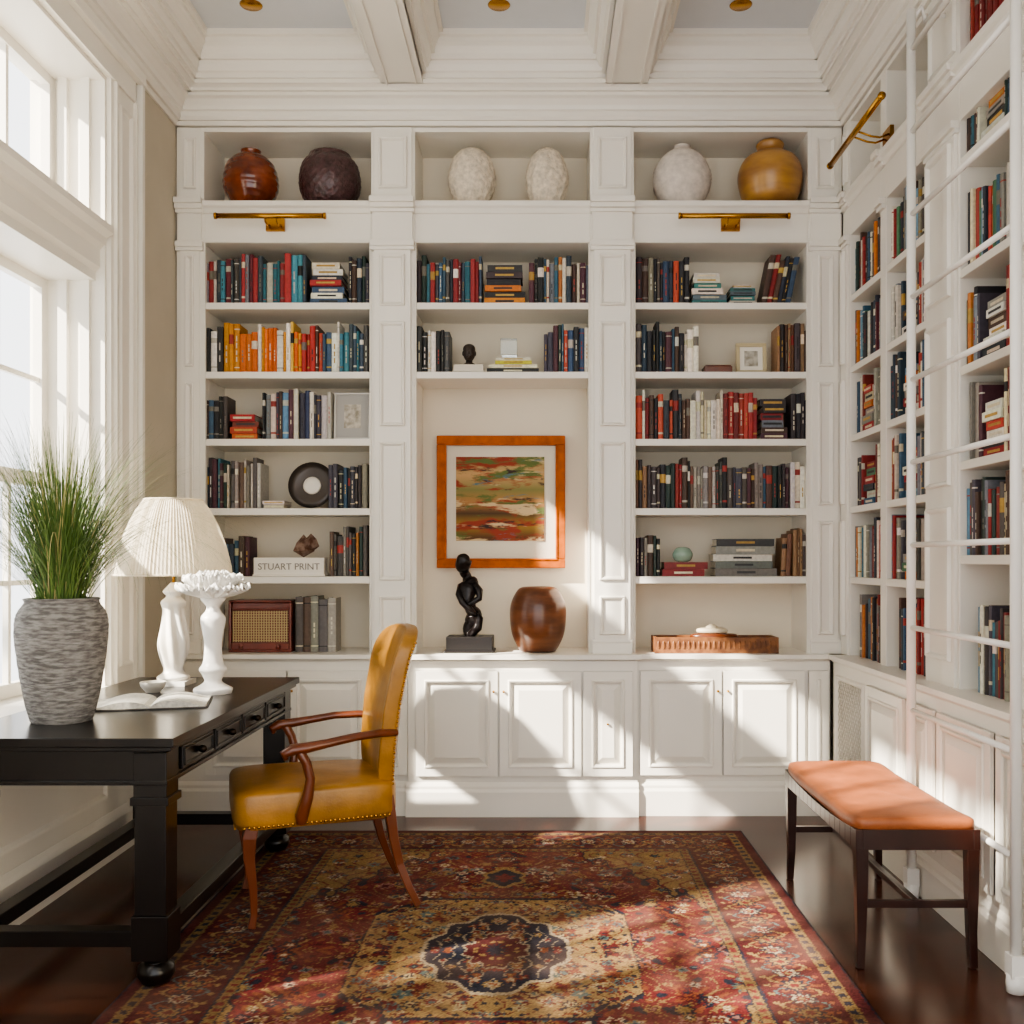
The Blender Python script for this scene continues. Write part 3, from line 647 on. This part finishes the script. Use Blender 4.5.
edge=(np.abs(u)>.999)|(np.abs(v)>.999); Z[edge]=.001
co=np.stack([X,Y,Z],-1).reshape(-1,3)
idx=np.arange(nx*ny).reshape(nx,ny)
q=np.stack([idx[:-1,:-1],idx[1:,:-1],idx[1:,1:],idx[:-1,1:]],-1).reshape(-1,4)
me=bpy.data.meshes.new('persian_rug'); me.vertices.add(len(co)); me.vertices.foreach_set('co',co.ravel())
me.loops.add(q.size); me.loops.foreach_set('vertex_index',q.ravel().astype(np.int32)); me.polygons.add(len(q))
me.polygons.foreach_set('loop_start',(np.arange(len(q))*4).astype(np.int32)); me.polygons.foreach_set('loop_total',np.full(len(q),4,np.int32))
me.update(calc_edges=True)
at=me.color_attributes.new('Col','FLOAT_COLOR','POINT'); at.data.foreach_set('color',np.concatenate([base.reshape(-1,3),np.ones((nx*ny,1))],1).ravel().astype(np.float32))
me.materials.append(mat('rug_wool',attr=True,rough=.95,var=.15,vscale=25,bump=.5,bscale=300,spec=.1))
ro=bpy.data.objects.new('persian_rug',me); col.objects.link(ro)
# ================================================================ DESK
dk=empty('writing_desk'); mb=MB(); DX0,DX1,DY0,DY1=-1.885,-1.13,3.08,4.70
mb.box(DX0,DX1,DY0,DY1,.772,.80); mb.box(DX0+.012,DX1-.012,DY0+.012,DY1-.012,.757,.772)
mb.box(DX0+.04,DX1-.04,DY0+.04,DY1-.04,.655,.757)
mb.box(DX0+.03,DX1-.03,DY0+.03,DY1-.03,.648,.662)
for x in (DX0+.085,DX1-.085):
    for y in (DY0+.085,DY1-.085):
        h=.052
        mb.box(x-h,x+h,y-h,y+h,.60,.75); mb.box(x-h*.95,x+h*.95,y-h*.95,y+h*.95,.24,.60)
        mb.box(x-h*1.15,x+h*1.15,y-h*1.15,y+h*1.15,.585,.61); mb.box(x-h*1.1,x+h*1.1,y-h*1.1,y+h*1.1,.1,.24)
        mb.lathe([(.03,.012),(.045,.02),(.058,.045),(.055,.07),(.035,.085),(.045,.1)] ,cx=x,cy=y,n=28)
        mb.lathe([(.034,.0135),(.036,.03)],cx=x,cy=y,n=20)
for x in (DX0+.085,DX1-.085): mb.box(x-.03,x+.03,DY0+.1,DY1-.1,.135,.185)
for y in (DY0+.085,DY1-.085): mb.box(DX0+.1,DX1-.1,y-.03,y+.03,.135,.185)
F=Face(mb,'l',DX1-.04)
n=4;a0=DY0+.15;w=(DY1-.15-a0)/n
for k in range(n):
    F.box(a0+k*w+.012,a0+(k+1)*w-.012,.672,.748,0,.012); F.frame(a0+k*w+.02,a0+(k+1)*w-.02,.68,.74,.01,.012,.018)
mb.obj('desk_frame',[M_black],dk,bevel=.004)
mb=MB()
for k in range(n): mb.sup((DX1-.015,a0+(k+.5)*w,.71),(.016,.013,.013),1,1,16,10)
mb.obj('drawer_knobs',[mat('dark_bronze','#2a2018',.3,metal=.8)],dk)
# vase with grass
vp=empty('potted_grass',(-1.635,3.42,.8)); mb=MB()
mb.lathe(bez([(.085,0),(.1,.01),(.125,.12),(.146,.28),(.143,.36),(.118,.405),(.122,.418),(.108,.418),(.1,.39),(.105,.36)]),n=72,warp=lambda a,z:1+.006*math.sin(z*420+2*math.sin(3*a)))
mb.obj('textured_vase',[mat('gray_stone','#6d6a67',.75,c2='#a5a29d',vscale=26,stretch=(1,1,5),bump=1,bscale=50)],vp)
mb=MB(); mb.lathe([(.104,.385),(.05,.392),(.001,.394)],n=24); mb.obj('soil',[mat('soil','#2a2018',.9)],vp)
mb=MB()
for k in range(1250):
    a=R.uniform(0,2*pi); r0=R.uniform(0,.075); out=abs(R.gauss(.3,.6)); out=min(out,1.35); Lh=R.uniform(.4,.64)+.17*min(out,1); wd=R.uniform(.0013,.0029)
    x0,y0=r0*math.cos(a),r0*math.sin(a); a2=a+R.uniform(-.6,.6); vs=[];ns=11
    px_,pz_=0,0; ang_=.05+out*.44
    for i in range(ns+1):
        t=i/ns; ww=wd*(1-t*.9)
        cx,cy=x0+px_*math.cos(a2),y0+px_*math.sin(a2)
        if cx<-.16: cx=-.16-.10*math.tanh((-.16-cx)/.12)   # blades brush up against the window casing
        sx_,sy_=-math.sin(a2)*ww,math.cos(a2)*ww
        vs+=[(cx-sx_,cy-sy_,.39+pz_),(cx+sx_,cy+sy_,.39+pz_)]
        st=Lh/ns; px_+=math.sin(ang_)*st; pz_+=math.cos(ang_)*st; ang_+=out*.22*(.3+t)
    if min(v[2] for v in vs)<.05: continue
    g_=R.random(); c=tuple(p*(1-g_)+q*g_ for p,q in zip(C('#78924c'),C('#3a5a28')))
    if R.random()<.1: c=C('#b8ac74')
    mb.add(vs,[(2*i,2*i+1,2*i+3,2*i+2) for i in range(ns)],0,c,True)
mb.obj('grass_blades',[mat('grass',attr=True,rough=.5,trans=0)],vp,cols=True,recalc=False)
# table lamp
lp=empty('table_lamp',(-1.62,4.42,.8)); mb=MB()
mb.box(-.075,.075,-.075,.075,0,.02); 
mb.lathe(bez([(.065,.02),(.07,.035),(.05,.05),(.042,.07),(.052,.11),(.062,.17),(.058,.22),(.048,.28),(.044,.33),(.052,.365),(.03,.39),(.045,.41),(.03,.43),(.012,.45)]),n=84,warp=lambda a,z:1+(.14*math.cos(7*a+z*16)*math.sin(pi*(z-.06)/.33) if .06<z<.39 else 0))
mb.obj('base',[mat('alabaster','#e9e2d4',.35,c2='#f4f0e8',vscale=8)],lp,bevel=0)
mb=MB(); mb.tube([(0,0,.45),(0,0,.79)],.006); mb.sup((0,0,.8),(.012,.012,.015),1,1,16,10)
for k in range(3): a=k*2*pi/3; mb.tube([(0,0,.775),(.115*math.cos(a),.115*math.sin(a),.80)],.003,6)
mb.sup((0,0,.58),(.03,.03,.045),1,1,16,12); mb.obj('stem',[M_brass],lp)
mb=MB(); npl=192; vs=[];pr=[(.248,.485),(.243,.52),(.234,.56),(.221,.61),(.204,.66),(.182,.715),(.154,.77),(.122,.815)]
for r_,z_ in pr:
    for j in range(npl): a=2*pi*j/npl; rr=r_+(.0021 if j%2 else -.0021)+.001*math.sin(j*3.7); vs.append((rr*math.cos(a),rr*math.sin(a),z_))
fs=[(i*npl+j,i*npl+(j+1)%npl,(i+1)*npl+(j+1)%npl,(i+1)*npl+j) for i in range(len(pr)-1) for j in range(npl)]
mb.add(vs,fs,0,(1,1,1),False)
for r_,z_ in ((.248,.485),(.122,.815)):
    mb.tube([(r_*math.cos(a*2*pi/48),r_*math.sin(a*2*pi/48),z_) for a in range(49)],.005,6)
mb.obj('pleated_shade',[mat('shade_silk','#ece2cc',.85,trans=.35,var=.12,vscale=90,bump=.3,bscale=120)],lp,recalc=False)
# flower pedestal
fp=empty('white_flower_candlestick',(-1.35,4.13,.8)); mb=MB()
mb.lathe(bez([(.075,0),(.078,.02),(.06,.03),(.035,.05),(.045,.08),(.055,.1),(.04,.13),(.035,.2),(.045,.27),(.05,.31),(.03,.34),(.028,.36),(.05,.39),(.03,.4)]),n=36); mb.obj('column',[M_porc],fp)
mb=MB()
for ly,(nn,rad,zz,el) in enumerate(((13,.15,.385,.2),(11,.14,.39,.5),(9,.11,.395,.85),(6,.07,.40,1.2))):
    for k in range(nn):
        a=2*pi*k/nn+ly*.3+R.uniform(-.1,.1); T=Matrix.Translation((0,0,zz))@Matrix.Rotation(a,4,'Z')@Matrix.Rotation(-el,4,'Y')
        vs=[];ni,nj=10,11
        for i in range(ni+1):
            t=i/ni; wd=.05*math.sin(pi*min(t*.75+.08,1))**.7
            for j in range(nj+1):
                s_=j/nj*2-1; vs.append((t*rad*(1+.08*math.cos(s_*9)),s_*wd,.02*t*t+.014*math.sin(s_*9+k)*t+.015*s_*s_))
        mb.add(vs,[(i*(nj+1)+j,i*(nj+1)+j+1,(i+1)*(nj+1)+j+1,(i+1)*(nj+1)+j) for i in range(ni) for j in range(nj)],0,(1,1,1),True,T)
po=mb.obj('petals',[M_porc],fp,recalc=False); sd=po.modifiers.new('s','SOLIDIFY'); sd.thickness=.003
vessel('small_trinket_bowl',-1.61,4.16,.8005,[(.028,0),(.032,.005),(.048,.025),(.052,.042),(.047,.04),(.028,.015)],mat('trinket_bowl','#cfcac0',.35,var=.1))
# open book
ob=empty('open_book',(-1.47,3.80,.801),.25); mb=MB()
for s_ in (-1,1):
    vs=[];n1=12
    for i in range(n1+1):
        t=i/n1; z=.022*math.sin(pi*min(1,t*1.15+.0))**.8*(1-t*.3)+.010 if t>0 else .006
        for y in (-.13,.13): vs.append((s_*t*.2,y,z)); vs.append((s_*t*.2,y,.004))
    fs=[]
    for i in range(n1):
        o=i*4; fs+=[(o,o+2,o+6,o+4),(o+1,o+5,o+7,o+3),(o,o+4,o+5,o+1),(o+2,o+3,o+7,o+6)]
    fs.append((n1*4,n1*4+2,n1*4+3,n1*4+1)); mb.add(vs,fs,0,(1,1,1),False)
mb.box(-.207,.207,-.135,.135,0,.0038,1)
mb.obj('pages_and_cover',[mat('page_white','#ddd8cc',.7,var=.35,vscale=60,stretch=(1,4,1)),mat('cover_gray','#5a5650',.6)],ob)
# ================================================================ ARMCHAIR
ch=empty('leather_armchair',(-.875,3.94,.0125),math.radians(199))
mb=MB()
def wseat(x,y,z):
    t=(x+.26)/.56; y*=(.86+.14*t); 
    if z>0: z+=.018*(1-(x/.30)**2)*(1-(y/.28)**2)
    return x,y,z
mb.sup((.025,0,.43),(.305,.28,.07),.22,.25,72,24,warp=wseat)
mb.sup((.025,0,.39),(.295,.27,.035),.15,.2,60,10,warp=lambda x,y,z:(x,y*(.86+.14*(x+.26)/.56),z))
def wback(x,y,z):
    t=(z+.31)/.62; y*=(.80+.26*t-.06*t*t); x+= -.02-.10*t*t+ .035*(y/.25)**2; 
    if z>.2: z-=.03*(y/.25)**2*((z-.2)/.11)
    return x,y,z
mb.sup((-.235,0,.765),(.035,.265,.315),.3,.22,72,30,warp=wback)
mb.obj('upholstery',[M_leather],ch)
mb=MB()
def seatw(x): return .27*(.86+.14*(x+.26)/.56)
for i in range(32):
    x=-.24+i*.53/31
    for s_ in (-1,1): mb.sup((x,s_*(seatw(x-.025)+.004),.372),(.006,.004,.006),1,1,8,6)
for i in range(28):
    y=-.26+i*.52/27; mb.sup((.322,y,.372),(.004,.006,.006),1,1,8,6)
for i in range(34):
    t=(i+.5)/34; z=-.29+.58*t
    for s_ in (-1,1):
        x,y,zz_=wback(-.028,s_*.266,z); mb.sup((-.235+x,y,.765+zz_),(.005,.004,.005),1,1,8,6)
mb.obj('nailheads',[M_brass],ch)
mb=MB()
for s_ in (-1,1):
    y=s_*.235
    mb.tube([(.26,y,.385),(.272,y,.33),(.272,y,.25),(.258,y,.14),(.255,y,.05),(.264,y,0.0)],[.034,.036,.028,.021,.017,.021],4,rot=pi/4,sm=False)
    yb=s_*.2
    mb.tube([(-.24,yb,.44),(-.25,yb,.36),(-.262,yb,.27),(-.285,yb,.17),(-.32,yb+s_*.01,.08),(-.355,yb+s_*.015,.008)],[.028,.028,.025,.022,.02,.019],4,rot=pi/4,sm=False)
    mb.tube([(-.27,s_*.225,.68),(-.2,s_*.25,.685),(-.1,s_*.278,.68),(0,s_*.29,.665),(.07,s_*.295,.655),(.125,s_*.295,.65),(.155,s_*.295,.635),(.145,s_*.295,.615)],[.018,.019,.019,.02,.024,.026,.022,.012],10,sx=1,sy=.8)
    mb.tube([(.10,s_*.293,.645),(.075,s_*.292,.6),(.06,s_*.29,.54),(.07,s_*.285,.47),(.09,s_*.277,.40),(.09,s_*.27,.375)],[.019,.018,.018,.021,.024,.02],10)
mb.box(-.23,.27,-.2,.2,.345,.37)
mb.obj('wood_frame',[M_wood],ch,bevel=.004)
# ================================================================ BENCH
bn=empty('leather_bench',(1.245,3.77,0)); mb=MB(); bx,by=.205,.48
def scoop(x,y,z):
    z+=.022*(y/by)**2 - .008
    if z>0: z+=.01*(1-(x/bx)**2)
    return x,y,z
mb.sup((0,0,.462),(bx,by,.026),.35,.14,80,16,warp=scoop); mb.obj('saddle_seat',[M_tan],bn)
mb=MB()
N_=16
for s_ in (-1,1):
    for i in range(N_):
        y0=-by+2*by*i/N_;y1=-by+2*by*(i+1)/N_; zt=lambda y:.44+.022*(y/by)**2
        x0,x1=(s_*bx-.022*(s_>0)) , (s_*bx+.022*(s_<0))
        vs=[(x0,y0,.395),(x1,y0,.395),(x1,y1,.395),(x0,y1,.395),(x0,y0,zt(y0)),(x1,y0,zt(y0)),(x1,y1,zt(y1)),(x0,y1,zt(y1))]
        mb.add(vs,[(3,2,1,0),(4,5,6,7),(0,1,5,4),(1,2,6,5),(2,3,7,6),(3,0,4,7)])
    ya,yb_=sorted((s_*by,s_*(by-.022))); mb.box(-bx+.022,bx-.022,ya,yb_,.395,.462)
    for t_ in (-1,1):
        x=s_*(bx-.022);y=t_*(by-.022)
        mb.tube([(x,y,.45),(x,y,.25),(x,y,.12),(x+s_*.004,y+t_*.004,.002)],[.03,.026,.021,.018],4,rot=pi/4,sm=False)
for t_ in (-1,1): mb.box(-bx+.03,bx-.03,t_*(by-.022)-.009,t_*(by-.022)+.009,.2,.225)
mb.box(-.011,.011,-by+.03,by-.03,.2,.225)
mb.obj('frame',[M_dwood],bn,bevel=.002)
em=mat('can_glow','#fff2d8',.5); em.node_tree.nodes['Principled BSDF'].inputs['Emission Color'].default_value=(1,.82,.5,1); em.node_tree.nodes['Principled BSDF'].inputs['Emission Strength'].default_value=2
for i,(x,y) in enumerate(((-1.41,4.88),(-.2,4.88),(.98,4.88))):
    mb=MB(); mb.lathe([(.05,-.004),(.055,0),(.042,0),(.04,.0),(.038,-.003)],n=32); mb.lathe([(.038,-.002),(.001,-.002)],n=24,m=1)
    mb.obj('recessed_ceiling_light',[M_brass,em],loc=(x,y,4.058))
# unseen tree added outside so its crown breaks the sun into dapples
tr=empty('added_dapple_tree',(-5.9,-.55,-3)); mb=MB()
mb.tube([(0,0,0),(.1,0,3),(0,.1,5.2),(.1,.1,7.2)],[.22,.18,.13,.06],12)
for k in range(16):
    a=k*2.4; z=4.8+k*.2; L_=1.6-.04*k; mb.tube([(0,.05,z),(L_*.5*math.cos(a),L_*.5*math.sin(a),z+.3),(L_*math.cos(a),L_*math.sin(a),z+.5)],[.05,.035,.012],7)
mb.obj('trunk',[mat('bark','#4a3a2e',.9)],tr)
mb=MB(); RT=random.Random(21)
for q_ in range(34):
    a=RT.uniform(0,2*pi); zz_=RT.uniform(-1,1); rr=math.sqrt(max(0,1-zz_*zz_))*RT.uniform(.2,1)**.5
    cc=Vector((rr*math.cos(a)*1.5,rr*math.sin(a)*2.3,7.25+zz_*1.45)); sg_=RT.uniform(.15,.32)
    for k in range(50):
        c_=cc+Vector((RT.gauss(0,sg_),RT.gauss(0,sg_),RT.gauss(0,sg_*.8))); s_=RT.uniform(.05,.11)
        M_=Matrix.Translation(c_)@Matrix.Rotation(RT.uniform(0,6.28),4,'Z')@Matrix.Rotation(RT.uniform(-1.2,1.2),4,'X')@Matrix.Rotation(RT.uniform(-1,1),4,'Y')
        mb.add([(-s_,0,0),(-s_*.4,-s_*.5,.0),(s_*.4,-s_*.45,.01),(s_*1.1,0,0),(s_*.4,s_*.45,.01),(-s_*.4,s_*.5,0)],[(0,1,2,3,4,5)],T=M_)
mb.obj('foliage',[mat('leaf','#4a6a2c',.6)],tr,recalc=False)
# ================================================================ LIGHT
w=bpy.data.worlds.new('World'); scene.world=w; w.use_nodes=True
w.node_tree.nodes['Background'].inputs[0].default_value=(.97,.98,1,1); w.node_tree.nodes['Background'].inputs[1].default_value=2.1
sl=bpy.data.lights.new('sun','SUN'); sl.energy=16; sl.angle=.018; sl.color=(1,.92,.8)
so_=bpy.data.objects.new('sun',sl); col.objects.link(so_); so_.rotation_euler=Vector((1.9,1.14,-1.5)).to_track_quat('-Z','Y').to_euler()
cam=bpy.data.cameras.new('camera'); co_=bpy.data.objects.new('camera',cam); col.objects.link(co_); co_.location=(0,0,1.35); co_.rotation_euler=(pi/2,0,0)
cam.sensor_width=36; cam.lens=35.156; cam.shift_x=-28/1024; cam.shift_y=48/1024; cam.clip_start=.05
scene.camera=co_
scene.view_settings.view_transform='AgX'
scene.view_settings.look='AgX - Medium High Contrast'
scene.view_settings.exposure=.45
